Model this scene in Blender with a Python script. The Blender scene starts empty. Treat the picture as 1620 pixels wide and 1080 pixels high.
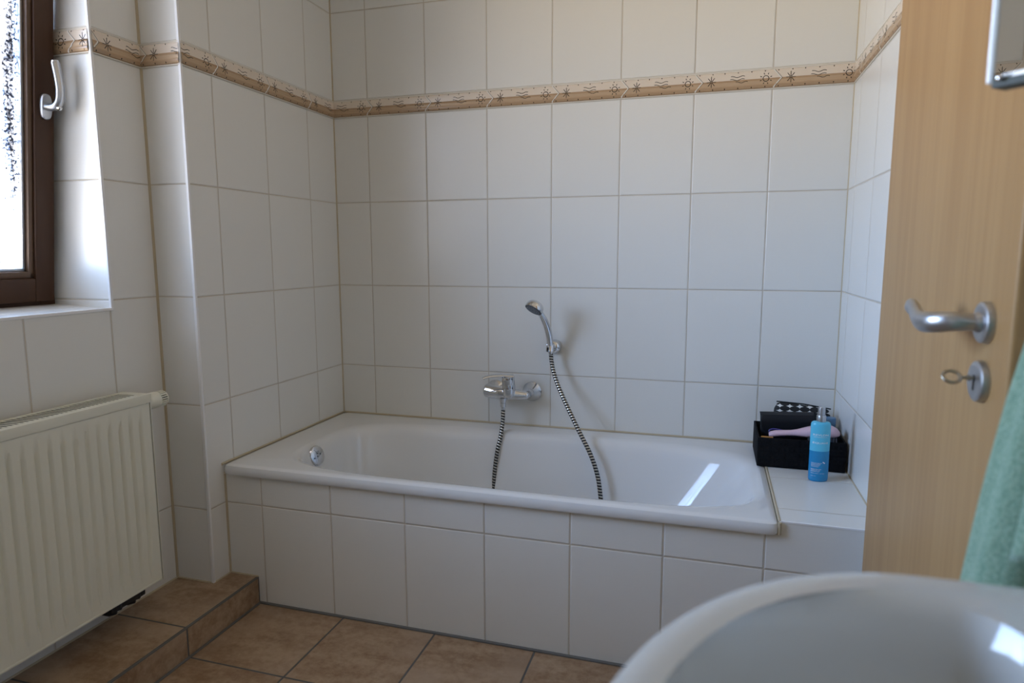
import bpy, bmesh, math, random
from mathutils import Vector, Matrix
from math import pi, sin, cos, atan2, sqrt
random.seed(7)
S = bpy.context.scene
COL = S.collection
V = Vector

# ------------------------------------------------------------------ camera
cam_d = bpy.data.cameras.new('camera'); cam = bpy.data.objects.new('camera', cam_d); COL.objects.link(cam)
f_ = V((-0.28566762, 0.94922229, -0.13179928)); r_ = V((0.95764898, 0.28793158, -0.0019593)); u_ = V((-0.03608936, 0.12677715, 0.99127449))
cam.matrix_world = Matrix(((r_.x, u_.x, -f_.x, 1.50030), (r_.y, u_.y, -f_.y, -2.46732), (r_.z, u_.z, -f_.z, 1.14001), (0, 0, 0, 1)))
cam_d.sensor_width = 36; cam_d.lens = 1047.6 / 1620 * 36; cam_d.clip_start = .02
cam_d.dof.use_dof = True; cam_d.dof.focus_distance = 2.15; cam_d.dof.aperture_fstop = 3.6
S.camera = cam

# ------------------------------------------------------------------ world and exposure
SKY = 48.0
GROUND = 42.0
SIDE = .06
w = bpy.data.worlds.new('world'); S.world = w; w.use_nodes = True
nt = w.node_tree; nt.nodes.clear()
o = nt.nodes.new('ShaderNodeOutputWorld'); bg = nt.nodes.new('ShaderNodeBackground')
tc = nt.nodes.new('ShaderNodeTexCoord'); sp = nt.nodes.new('ShaderNodeSeparateXYZ'); cr = nt.nodes.new('ShaderNodeValToRGB')
mr = nt.nodes.new('ShaderNodeMapRange'); mr.inputs[1].default_value = -1; mr.inputs[2].default_value = 1
nt.links.new(tc.outputs['Generated'], sp.inputs[0]); nt.links.new(sp.outputs[2], mr.inputs[0]); nt.links.new(mr.outputs[0], cr.inputs[0])
nt.links.new(cr.outputs[0], bg.inputs[0]); nt.links.new(bg.outputs[0], o.inputs[0])
# sky brightness is shaped: full straight outside the window, dimmed to both sides
az = nt.nodes.new('ShaderNodeMapRange'); az.interpolation_type = 'SMOOTHSTEP'; az.inputs[1].default_value = -.30; az.inputs[2].default_value = -.90
az.inputs[3].default_value = SIDE * SKY; az.inputs[4].default_value = SKY
nt.links.new(sp.outputs[0], az.inputs[0]); nt.links.new(az.outputs[0], bg.inputs[1])
e = cr.color_ramp.elements; g = GROUND / SKY
while len(e) > 1: e.remove(e[-1])
RAMP = [(0.0, (g * .25, g * .19, g * .12)), (.22, (g * .35, g * .27, g * .17)), (.34, (g * .9, g * .73, g * .52)), (.46, (g, g * .85, g * .66)),
        (.52, (.55, .68, .90)), (.60, (.43, .62, .97)), (.70, (.34, .55, .95)), (.80, (.14, .24, .42)), (1.0, (.07, .12, .22))]
e[0].position = 0; e[0].color = (*RAMP[0][1], 1)
for p, c in RAMP[1:]:
    n = e.new(p); n.color = (*c, 1)
# daylight enters through the window opening: portal on the opening
pl = bpy.data.lights.new('window_portal', 'AREA'); pl.shape = 'RECTANGLE'; pl.size = 1.3; pl.size_y = 1.35
pl.cycles.is_portal = True
po = bpy.data.objects.new('window_portal', pl); COL.objects.link(po); po.location = (-.46, -1.56, 1.6)
po.rotation_euler = (0, -pi / 2, 0)
S.view_settings.view_transform = 'Standard'; S.view_settings.look = 'None'
S.view_settings.exposure = -0.08; S.view_settings.gamma = 1; S.view_settings.use_curve_mapping = False
S.cycles.use_denoising = True
S.cycles.max_bounces = 10; S.cycles.diffuse_bounces = 7; S.cycles.glossy_bounces = 5; S.cycles.transparent_max_bounces = 12
S.cycles.sample_clamp_indirect = 6; S.cycles.caustics_reflective = False; S.cycles.caustics_refractive = False

# ------------------------------------------------------------------ measures
W = .253; H = .3376; ZG = .3346; ZD = ZG + 4 * H; BH = .0676; ZE = ZD + BH
X1 = .1543; XR = 1.9223; YA = -.7393; XA1 = .1366; YL1 = -.1872; YP = -.818; XW = -.143
STX = .110; STH = .09; FX1 = .4244; FW = .3121; FY1 = -1.0531; TOP = 2.45; YREAR = -3.3
WY0, WY1, WZ0, WZ1 = -2.12, -.985, .987, 2.22

# ------------------------------------------------------------------ materials
def mat(name, col=(.8, .8, .8), rough=.5, metal=0, **kw):
    m = bpy.data.materials.new(name); m.use_nodes = True
    b = m.node_tree.nodes['Principled BSDF']
    b.inputs['Base Color'].default_value = (*col, 1); b.inputs['Roughness'].default_value = rough; b.inputs['Metallic'].default_value = metal
    for k, v in kw.items(): b.inputs[k.replace('_', ' ')].default_value = v
    return m
def N(m, t, **kw):
    n = m.node_tree.nodes.new(t)
    for k, v in kw.items(): setattr(n, k, v)
    return n
def L(m, a, b): m.node_tree.links.new(a, b)
def math_(m, op, a, b=None, c=None):
    n = N(m, 'ShaderNodeMath', operation=op)
    for i, x in enumerate((a, b, c)):
        if x is None: continue
        if hasattr(x, 'links'): L(m, x, n.inputs[i])
        else: n.inputs[i].default_value = x
    return n.outputs[0]
def mixc(m, f, a, b):
    n = N(m, 'ShaderNodeMix', data_type='RGBA')
    if hasattr(f, 'links'): L(m, f, n.inputs[0])
    else: n.inputs[0].default_value = f
    for i, x in ((6, a), (7, b)):
        if hasattr(x, 'links'): L(m, x, n.inputs[i])
        else: n.inputs[i].default_value = (*x, 1)
    return n.outputs[2]
def noise(m, vec, scale, detail=3, rough=.5):
    n = N(m, 'ShaderNodeTexNoise'); n.inputs['Scale'].default_value = scale; n.inputs['Detail'].default_value = detail; n.inputs['Roughness'].default_value = rough
    if vec is not None: L(m, vec, n.inputs['Vector'])
    return n.outputs['Fac']
def mapped(m, src, scale):
    mp = N(m, 'ShaderNodeMapping'); mp.inputs['Scale'].default_value = scale; L(m, src, mp.inputs[0]); return mp.outputs[0]
def coord(m, which='Object'): return N(m, 'ShaderNodeTexCoord').outputs[which]
def smooth(m, x, a, b):
    n = N(m, 'ShaderNodeMapRange', interpolation_type='SMOOTHSTEP'); L(m, x, n.inputs[0])
    n.inputs[1].default_value = a; n.inputs[2].default_value = b; return n.outputs[0]
def bump(m, h, strength, dist, normal=None):
    n = N(m, 'ShaderNodeBump'); n.inputs['Strength'].default_value = strength; n.inputs['Distance'].default_value = dist
    L(m, h, n.inputs['Height'])
    if normal is not None: L(m, normal, n.inputs['Normal'])
    return n.outputs[0]
def setn(m, n): L(m, n, m.node_tree.nodes['Principled BSDF'].inputs['Normal'])
def setc(m, c): L(m, c, m.node_tree.nodes['Principled BSDF'].inputs['Base Color'])

def tile_mat(name, tw, th, col, grout, gw, rough, kind):
    m = mat(name, col, rough)
    B = m.node_tree.nodes['Principled BSDF']
    uv = N(m, 'ShaderNodeUVMap'); sp = N(m, 'ShaderNodeSeparateXYZ'); L(m, uv.outputs[0], sp.inputs[0])
    def dist(s, size):
        fr = math_(m, 'FRACT', math_(m, 'ADD', s, .5))
        return math_(m, 'MULTIPLY', math_(m, 'ABSOLUTE', math_(m, 'SUBTRACT', fr, .5)), size)
    d = math_(m, 'MINIMUM', dist(sp.outputs[0], tw), dist(sp.outputs[1], th))
    tilef = smooth(m, d, gw * .38, gw * .62)
    cell = N(m, 'ShaderNodeCombineXYZ'); L(m, math_(m, 'FLOOR', sp.outputs[0]), cell.inputs[0]); L(m, math_(m, 'FLOOR', sp.outputs[1]), cell.inputs[1])
    wn = N(m, 'ShaderNodeTexWhiteNoise'); L(m, cell.outputs[0], wn.inputs[0])
    ob = coord(m)
    if kind == 'wall':
        a = noise(m, mapped(m, ob, (90, 90, 5)), 1.5, 3); b = noise(m, mapped(m, ob, (6, 6, 160)), 1.5, 2)
        tex = math_(m, 'ADD', a, b)
        c1 = mixc(m, wn.outputs['Value'], tuple(x * .985 for x in col), tuple(x * 1.015 for x in col))
        gn = noise(m, ob, 6, 3)
        g2 = mixc(m, smooth(m, gn, .35, .65), grout, tuple(g * .86 for g in grout))
        setc(m, mixc(m, tilef, g2, c1))
        edge = smooth(m, d, gw * .4, gw * .4 + .0028)
        n1 = bump(m, tex, .14, .0011)
        setn(m, bump(m, edge, 1.0, .0013, n1))
    else:
        off = N(m, 'ShaderNodeVectorMath', operation='ADD'); L(m, ob, off.inputs[0]); L(m, wn.outputs['Color'], off.inputs[1])
        a = noise(m, mapped(m, off.outputs[0], (3.5, 9, 9)), 1.3, 8, .68); b = noise(m, off.outputs[0], 45, 6, .7); c = noise(m, off.outputs[0], 4, 4)
        t = math_(m, 'ADD', math_(m, 'MULTIPLY', a, .6), math_(m, 'MULTIPLY', b, .4))
        c1 = mixc(m, smooth(m, t, .36, .62), tuple(x * f for x, f in zip(col, (.66, .54, .44))), tuple(x * 1.18 for x in col))
        c1 = mixc(m, smooth(m, c, .45, .75), c1, tuple(x * f for x, f in zip(col, (1.1, 1.12, 1.2))))
        setc(m, mixc(m, tilef, grout, c1))
        edge = smooth(m, d, gw * .4, gw * .4 + .002)
        setn(m, bump(m, edge, 1.0, .0012, bump(m, b, .12, .001)))
    L(m, math_(m, 'SUBTRACT', .85, math_(m, 'MULTIPLY', tilef, .85 - rough)), B.inputs['Roughness'])
    return m
WTILE = (.71, .705, .67); WGROUT = (.54, .485, .40)
M = {}
M['wtile'] = tile_mat('white_wall_tile', W, H, WTILE, WGROUT, .0032, .27, 'wall')
M['ftile'] = tile_mat('terracotta_floor_tile', FW, FW, (.34, .245, .16), (.10, .102, .10), .0055, .45, 'floor')
M['ceiling'] = mat('ceiling_paint', (.74, .72, .67), .9)
M['silicone'] = mat('aged_silicone', (.46, .39, .27), .5)
M['greygrout'] = mat('grey_floor_joint', (.14, .14, .135), .8)
M['profile'] = mat('white_edge_profile', (.80, .80, .80), .28)
M['enamel'] = mat('white_enamel', (.69, .70, .70), .07, Coat_Weight=.3)
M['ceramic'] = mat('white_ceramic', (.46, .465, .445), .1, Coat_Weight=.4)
M['chrome'] = mat('chrome', (.66, .67, .69), .06, 1)
M['satin'] = mat('satin_aluminium', (.50, .51, .53), .34, 1)
M['dark'] = mat('dark_plastic', (.02, .02, .022), .45)
M['black'] = mat('matte_black', (.004, .004, .004), .8)
M['rad'] = mat('cream_radiator_enamel', (.70, .69, .58), .35)
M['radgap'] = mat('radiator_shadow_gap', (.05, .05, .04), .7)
M['mirror'] = mat('mirror_silver', (.88, .89, .88), .01, 1)
M['mirroredge'] = mat('polished_glass_edge', (.70, .76, .78), .12)
M['mirrorback'] = mat('mirror_lower_edge', (.045, .06, .055), .6)
M['cream'] = mat('border_cream_liner', (.70, .665, .60), .3)
M['beige'] = mat('border_beige_glaze', (.69, .60, .50), .25)
M['brown'] = mat('border_brown_glaze', (.46, .33, .21), .25)
M['brown2'] = mat('border_dark_brown_glaze', (.39, .265, .16), .25)
M['motif'] = mat('metallic_motif_line', (.06, .055, .05), .22, .7)
M['brass'] = mat('dull_key_metal', (.42, .38, .30), .38, 1)

# pale beech veneer
def wood(name, c1, c2, rough, axis=(1, 1, 1)):
    m = mat(name, c1, rough); ob = coord(m)
    a = noise(m, mapped(m, ob, axis), 1.0, 6, .6); b = noise(m, mapped(m, ob, tuple(x * 3.2 for x in axis)), 1.0, 4, .6)
    t = math_(m, 'ADD', math_(m, 'MULTIPLY', a, .6), math_(m, 'MULTIPLY', b, .4))
    setc(m, mixc(m, smooth(m, t, .36, .64), c2, c1)); setn(m, bump(m, b, .05, .001)); m.node_tree.nodes['Principled BSDF'].inputs['Specular IOR Level'].default_value = .3
    return m
M['beech'] = wood('pale_beech_veneer', (.39, .230, .094), (.335, .187, .073), .42, (10, 26, .55))
M['winwood'] = wood('dark_brown_window_wood', (.062, .028, .013), (.050, .022, .010), .5, (12, 12, 2))
M['beadwood'] = wood('window_bead_wood', (.13, .078, .048), (.10, .06, .036), .45, (12, 12, 2))

def glass_mat():
    m = bpy.data.materials.new('frosted_window_glass'); m.use_nodes = True; t = m.node_tree; t.nodes.clear()
    out = N(m, 'ShaderNodeOutputMaterial'); tr = N(m, 'ShaderNodeBsdfTransparent'); tl = N(m, 'ShaderNodeBsdfTranslucent'); gl = N(m, 'ShaderNodeBsdfGlossy')
    ob = coord(m)
    a = noise(m, ob, 130, 3, .6); b = noise(m, mapped(m, ob, (3, 7, 1.2)), 1.6, 2)
    t1 = math_(m, 'ADD', math_(m, 'MULTIPLY', a, .5), math_(m, 'MULTIPLY', b, .5))
    c = mixc(m, smooth(m, t1, .36, .43), (.020, .024, .036), (.86, .86, .86))      # fine pressed structure of the glass
    L(m, c, tr.inputs[0]); L(m, c, tl.inputs[0]); gl.inputs['Roughness'].default_value = .25
    mx = N(m, 'ShaderNodeMixShader'); mx.inputs[0].default_value = .12; L(m, tr.outputs[0], mx.inputs[1]); L(m, tl.outputs[0], mx.inputs[2])
    m2 = N(m, 'ShaderNodeMixShader'); m2.inputs[0].default_value = .05; L(m, mx.outputs[0], m2.inputs[1]); L(m, gl.outputs[0], m2.inputs[2])
    L(m, m2.outputs[0], out.inputs[0])
    return m
M['glass'] = glass_mat()

# ------------------------------------------------------------------ mesh builder
class MB:
    def __init__(s): s.v = []; s.f = []; s.m = []; s.uv = {}; s.sm = []
    def add(s, verts, faces, mi=0, smooth=True, M4=None):
        b = len(s.v)
        s.v += [(M4 @ V(p)) if M4 else V(p) for p in verts]
        for f in faces: s.f.append(tuple(b + i for i in f)); s.m.append(mi); s.sm.append(smooth)
    def quad(s, pts, mi=0, uv=None):
        b = len(s.v); s.v += [V(p) for p in pts]; s.f.append(tuple(range(b, b + len(pts)))); s.m.append(mi); s.sm.append(False)
        if uv: s.uv[len(s.f) - 1] = uv
    def box(s, a, b, mi=0, bev=0, M4=None, seg=2):
        x0, y0, z0 = (min(p, q) for p, q in zip(a, b)); x1, y1, z1 = (max(p, q) for p, q in zip(a, b))
        bm = bmesh.new(); bmesh.ops.create_cube(bm, size=1)
        for v in bm.verts: v.co = V(((x0 + x1) / 2 + v.co.x * (x1 - x0), (y0 + y1) / 2 + v.co.y * (y1 - y0), (z0 + z1) / 2 + v.co.z * (z1 - z0)))
        if bev: bmesh.ops.bevel(bm, geom=bm.edges[:], offset=bev, segments=seg, affect='EDGES', profile=.6)
        bm.verts.index_update(); s.add([v.co.copy() for v in bm.verts], [[v.index for v in f.verts] for f in bm.faces], mi, bool(bev), M4); bm.free()
    def rings(s, rings, mi=0, cap0=True, cap1=True, closed=True, smooth=True, M4=None):
        n = len(rings[0]); vs = [p for r in rings for p in r]; fs = []
        for i in range(len(rings) - 1):
            for j in range(n if closed else n - 1):
                k = (j + 1) % n; fs.append((i * n + j, i * n + k, (i + 1) * n + k, (i + 1) * n + j))
        if cap0: fs.append(tuple(reversed(range(n))))
        if cap1: fs.append(tuple(range((len(rings) - 1) * n, len(rings) * n)))
        s.add(vs, fs, mi, smooth, M4)
    def lathe(s, prof, seg=32, mi=0, M4=None, cap0=True, cap1=True):
        s.rings([[(r * cos(2 * pi * j / seg), r * sin(2 * pi * j / seg), z) for j in range(seg)] for r, z in prof], mi, cap0, cap1, M4=M4)
    def tube(s, pts, rad, seg=12, mi=0, flat=1.0, uvlen=False, up=None):
        pts = [V(p) for p in pts]; n = len(pts); rads = rad if isinstance(rad, (list, tuple)) else [rad] * n
        T = [(pts[min(i + 1, n - 1)] - pts[max(i - 1, 0)]).normalized() for i in range(n)]
        a = V(up) if up else (V((0, 0, 1)) if abs(T[0].z) < .9 else V((1, 0, 0)))
        rr = []; ln = 0; f0 = len(s.f)
        nrm = (a - T[0] * a.dot(T[0])).normalized(); lens = []
        for i in range(n):
            nrm = (nrm - T[i] * nrm.dot(T[i])).normalized(); bi = T[i].cross(nrm)
            if i: ln += (pts[i] - pts[i - 1]).length
            lens.append(ln)
            ra = rads[i] if isinstance(rads[i], (int, float)) else rads[i][0]; rb = ra * flat if isinstance(rads[i], (int, float)) else rads[i][1]
            rr.append([pts[i] + nrm * ra * cos(2 * pi * j / seg) + bi * rb * sin(2 * pi * j / seg) for j in range(seg)])
        s.rings(rr, mi)
        if uvlen:
            for i in range(n - 1):
                for j in range(seg): s.uv[f0 + i * seg + j] = [(j / seg, lens[i]), ((j + 1) / seg, lens[i]), ((j + 1) / seg, lens[i + 1]), (j / seg, lens[i + 1])]
    def build(s, name, mats, parent=None, loc=None):
        me = bpy.data.meshes.new(name); me.from_pydata([tuple(v) for v in s.v], [], s.f)
        if not isinstance(mats, (list, tuple)): mats = [mats]
        for m in mats: me.materials.append(m)
        for p, mi, sm in zip(me.polygons, s.m, s.sm): p.material_index = mi; p.use_smooth = sm
        if s.uv:
            u = me.uv_layers.new(name='UVMap')
            for fi, uvs in s.uv.items():
                for li, c in zip(me.polygons[fi].loop_indices, uvs): u.data[li].uv = c
        me.validate(); me.update()
        ob = bpy.data.objects.new(name, me); COL.objects.link(ob)
        if any(s.sm):
            try: me.set_sharp_from_angle(angle=math.radians(38))
            except Exception: pass
        if parent:
            ob.parent = parent
            if parent.type == 'EMPTY' and loc is None:
                ob.matrix_parent_inverse = Matrix.Translation(-V(PL[parent.name]))
        return ob
PL = {}
def tag(o, label=None, cat=None, group=None, kind=None):
    for k, v in (('label', label), ('category', cat), ('group', group), ('kind', kind)):
        if v: o[k] = v
    return o
def thing(name, loc, label, cat, **kw):
    o = bpy.data.objects.new(name, None); COL.objects.link(o); o.location = loc; o.empty_display_size = .05
    PL[o.name] = loc
    return tag(o, label, cat, **kw)
def struct(name, loc, label=None, cat=None): return thing(name, loc, label, cat, kind='structure')
def align(p, d):   # matrix whose +Z is d, at p
    return Matrix.Translation(V(p)) @ V(d).normalized().to_track_quat('Z', 'Y').to_matrix().to_4x4()
def spline(pts, n=8):
    pts = [V(p) for p in pts]; P = [pts[0] * 2 - pts[1]] + pts + [pts[-1] * 2 - pts[-2]]; out = []
    for i in range(1, len(P) - 2):
        a, b, c, d = P[i - 1:i + 3]
        for k in range(n):
            t = k / n; out.append(.5 * ((2 * b) + (c - a) * t + (2 * a - 5 * b + 4 * c - d) * t * t + (3 * b - a - 3 * c + d) * t ** 3))
    return out + [pts[-1]]
def se(t, a, b, n):
    c, s_ = cos(t), sin(t)
    return (math.copysign(abs(c) ** (2 / n), c) * a, math.copysign(abs(s_) ** (2 / n), s_) * b)

# ------------------------------------------------------------------ room shell
def vz(z): return (z - ZG) / H if z <= ZD + 1e-6 else (z - ZE) / H + 40
def wface(mb, p, q, nrm_axis, u0, zs, mi=0, flip=False):
    """vertical rectangle from horizontal point p to q, between heights in zs; u measured from u0 along the axis"""
    for z0, z1 in zs:
        ax = 0 if nrm_axis == 1 else 1
        ua, ub = (p[ax] - u0) / W, (q[ax] - u0) / W
        pts = [(p[0], p[1], z0), (q[0], q[1], z0), (q[0], q[1], z1), (p[0], p[1], z1)]
        uv = [(ua, vz(z0 + 1e-5)), (ub, vz(z0 + 1e-5)), (ub, vz(z1 - 1e-5)), (ua, vz(z1 - 1e-5))]
        if z0 >= ZD - 1e-6 and z1 > ZD: uv = [(ua, (z0 - ZE) / H + 40), (ub, (z0 - ZE) / H + 40), (ub, (z1 - ZE) / H + 40), (ua, (z1 - ZE) / H + 40)]
        if flip: pts.reverse(); uv.reverse()
        mb.quad(pts, mi, uv)
ZS = [(0, ZD), (ZE - .03, TOP)]
ZB = [(ZD, ZE - .03)]
def slab_back(mb, a, b): mb.box(a, b, 1)
TM = [M['wtile'], M['ceiling']]

m = MB(); wface(m, (-.0, 0), (XR, 0), 1, X1, ZS + ZB); m.box((-.2, .002, -.05), (XR + .1, .12, TOP + .05), 1)
tag(m.build('wall_back', TM), 'white tiled wall behind the bathtub', 'wall', kind='structure')
m = MB(); wface(m, (0, YP), (0, 0), 0, YL1, ZS + ZB); wface(m, (XW, YP), (0, YP), 1, XW - .11, ZS + ZB)
m.box((-.45, YP + .002, -.05), (-.002, .12, TOP + .05), 1)
tag(m.build('wall_left', TM), 'white tiled wall section at the left end of the bathtub', 'wall', kind='structure')
m = MB(); wface(m, (XR, 0), (XR, YREAR), 0, -.11, ZS + ZB); m.box((XR + .002, YREAR, -.05), (XR + .12, .12, TOP + .05), 1)
tag(m.build('wall_right', TM), 'white tiled wall on the right behind the open door', 'wall', kind='structure')
m = MB(); wface(m, (XR, YREAR), (XW, YREAR), 1, X1, ZS + ZB); m.box((-.5, YREAR - .12, -.05), (XR + .12, YREAR - .002, TOP + .05), 1)
tag(m.build('wall_rear', TM), 'white tiled wall behind the camera', 'wall', kind='structure')
# window wall with opening and tiled reveal
m = MB(); OFF = -.990
wface(m, (XW, YREAR), (XW, WY0), 0, OFF, ZS + ZB)
wface(m, (XW, WY1), (XW, YP), 0, OFF, ZS + ZB)
wface(m, (XW, WY0), (XW, WY1), 0, OFF, [(0, WZ0)])
wface(m, (XW, WY0), (XW, WY1), 0, OFF, [(WZ1, TOP)])
XO = -.45
for y, fl in ((WY1, False), (WY0, True)):      # reveals
    wface(m, (XO, y), (XW, y), 1, XW, [(WZ0, ZD), (ZE - .03, WZ1)] + ZB, flip=fl)
m.quad([(XO, WY0, WZ1), (XW, WY0, WZ1), (XW, WY1, WZ1), (XO, WY1, WZ1)], 1)
def sillz(x): return WZ0 + .012 * (XW - x) / .3
m.quad([(XO, WY0, sillz(XO)), (XO, WY1, sillz(XO)), (XW, WY1, WZ0), (XW, WY0, WZ0)][::-1], 0, [((y - OFF) / W, x / H + .65) for x, y in ((XO, WY0), (XO, WY1), (XW, WY1), (XW, WY0))][::-1])
for a, b in (((XO, YREAR, -.05), (XW - .002, WY0 - .002, TOP + .05)), ((XO, WY1 + .002, -.05), (XW - .002, YP + .1, TOP + .05)), ((XO, WY0, -.05), (XW - .002, WY1, WZ0 - .02)), ((XO, WY0, WZ1 + .002), (XW - .002, WY1, TOP + .05))):
    m.box(a, b, 1)
tag(m.build('wall_window', TM), 'white tiled wall with the window recess above the radiator', 'wall', kind='structure')
m = MB(); m.quad([(-.45, YREAR, TOP), (-.45, 0, TOP), (XR, 0, TOP), (XR, YREAR, TOP)], 0); m.box((-.45, YREAR - .1, TOP + .001), (XR + .1, .12, TOP + .1), 0)
tag(m.build('ceiling', M['ceiling']), kind='structure')
m = MB()
def fuv(x, y): return ((x - FX1) / FW, (y - FY1) / FW)
c = [(STX, YREAR), (XR, YREAR), (XR, YA), (STX, YA)]
m.quad([(x, y, 0) for x, y in c], 0, [fuv(*p) for p in c]); m.box((-.45, YREAR - .1, -.1), (XR + .1, .12, -.002), 0)
tag(m.build('floor', M['ftile']), 'terracotta beige floor tiles with grey joints', 'floor', kind='structure')
# raised plinth along the window wall
m = MB(); FWX = .33
c = [(XW, YREAR), (STX, YREAR), (STX, YA), (XW, YA)]
m.quad([(x, y, STH) for x, y in c], 0, [((x - STX) / FWX + .012, (y - FY1) / FW) for x, y in c])
m.quad([(STX, YREAR, 0), (STX, YA, 0), (STX, YA, STH), (STX, YREAR, STH)], 0, [((y - FY1) / FW, .05 + z / FW * 1.0) for y, z in ((YREAR, 0), (YA, 0), (YA, STH - .0), (YREAR, STH))])
m.box((STX - .001, YREAR, STH - .0035), (STX + .0012, YA - .002, STH + .0006), 1)
m.box((STX, YREAR, 0), (STX + .008, YA - .002, .004), 2, .001)
m.box((XW, YREAR, .0), (STX - .003, YA, STH - .003), 0)
tag(m.build('floor_step', [M['ftile'], M['greygrout'], M['greygrout']]), 'low terracotta tiled step along the wall under the radiator', 'step', kind='structure')
# bath surround: tiled apron plus the ledge at the right end
LZ = .467
m = MB()
for z0, z1, xa, xb in ((0, .440, 0, XR), (.440, LZ, 1.688, XR)):
    m.quad([(xa, YA, z0), (xb, YA, z0), (xb, YA, z1), (xa, YA, z1)], 0, [((xa - XA1) / W, (z0 - ZG) / H), ((xb - XA1) / W, (z0 - ZG) / H), ((xb - XA1) / W, (z1 - ZG) / H), ((xa - XA1) / W, (z1 - ZG) / H)])
c = [(1.688, YA), (XR, YA), (XR, 0), (1.688, 0)]
m.quad([(x, y, LZ) for x, y in c], 0, [((x - 1.688) / W / 1.08 + .015, (y + .384) / .262) for x, y in c])
m.box((.002, YA + .03, .0), (1.688, YA + .002, .43), 1)
m.box((1.688, YA + .002, 0), (XR - .001, -.001, LZ - .002), 1)
m.box((1.686, YA - .0012, LZ - .003), (XR, YA + .004, LZ + .0008), 2)
tag(m.build('wall_bath_surround', [M['wtile'], M['ceiling'], M['profile']]), 'white tiled bath panel with the tiled ledge at its right end', 'bath panel', kind='structure')
# floor joint along the apron, silicone seams, edge profiles
m = MB(); m.box((STX, YA - .009, 0), (XR, YA + .001, .005), 0, .0015); m.build('trim_floor_joint', M['greygrout'])['kind'] = 'structure'
m = MB()
def seam(a, b, r=.004): m.tube([a, b], r, 8)
seam((0, 0, .46), (0, 0, TOP), .0042); seam((XR, 0, LZ), (XR, 0, TOP), .003); seam((XW, YP, STH), (XW, YP, TOP), .0055)
seam((0, YA, STH), (0, YA, .43), .005)
seam((0, 0, .465), (1.688, 0, .465), .0045); seam((0, -.752, .465), (0, 0, .465), .0045)
seam((0, YA - .001, .4345), (1.688, YA - .001, .4345), .0035); seam((XR, YA, LZ), (XR, 0, LZ), .003); seam((1.69, 0, LZ), (XR, 0, LZ), .003)
seam((1.687, YA, .465), (1.687, 0, .465), .004); seam((1.6868, -.7445, .434), (1.6868, -.7445, .4655), .0048); seam((XW, YREAR, STH), (XW, YP, STH), .004); seam((XW, YP, STH), (0, YP, STH), .0035); seam((0, YP, STH), (0, YA, STH), .0035); seam((0, YA, STH), (STX, YA, STH), .0035)
m.build('trim_silicone_seams', M['silicone'])['kind'] = 'structure'
m = MB()
m.box((-.007, YP - .003, STH), (.003, YP + .006, TOP), 0, .0025)
m.box((XW - .006, WY1 - .003, WZ0 - .002), (XW + .003, WY1 + .006, WZ1), 0, .0025)
m.box((XW - .006, WY0 - .006, WZ0 - .002), (XW + .003, WY0 + .003, WZ1), 0, .0025)
m.box((XW - .008, WY0, WZ0 - .007), (XW + .003, WY1 + .004, WZ0 + .0015), 0, .002)
m.build('trim_edge_profiles', M['profile'])['kind'] = 'structure'

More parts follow.
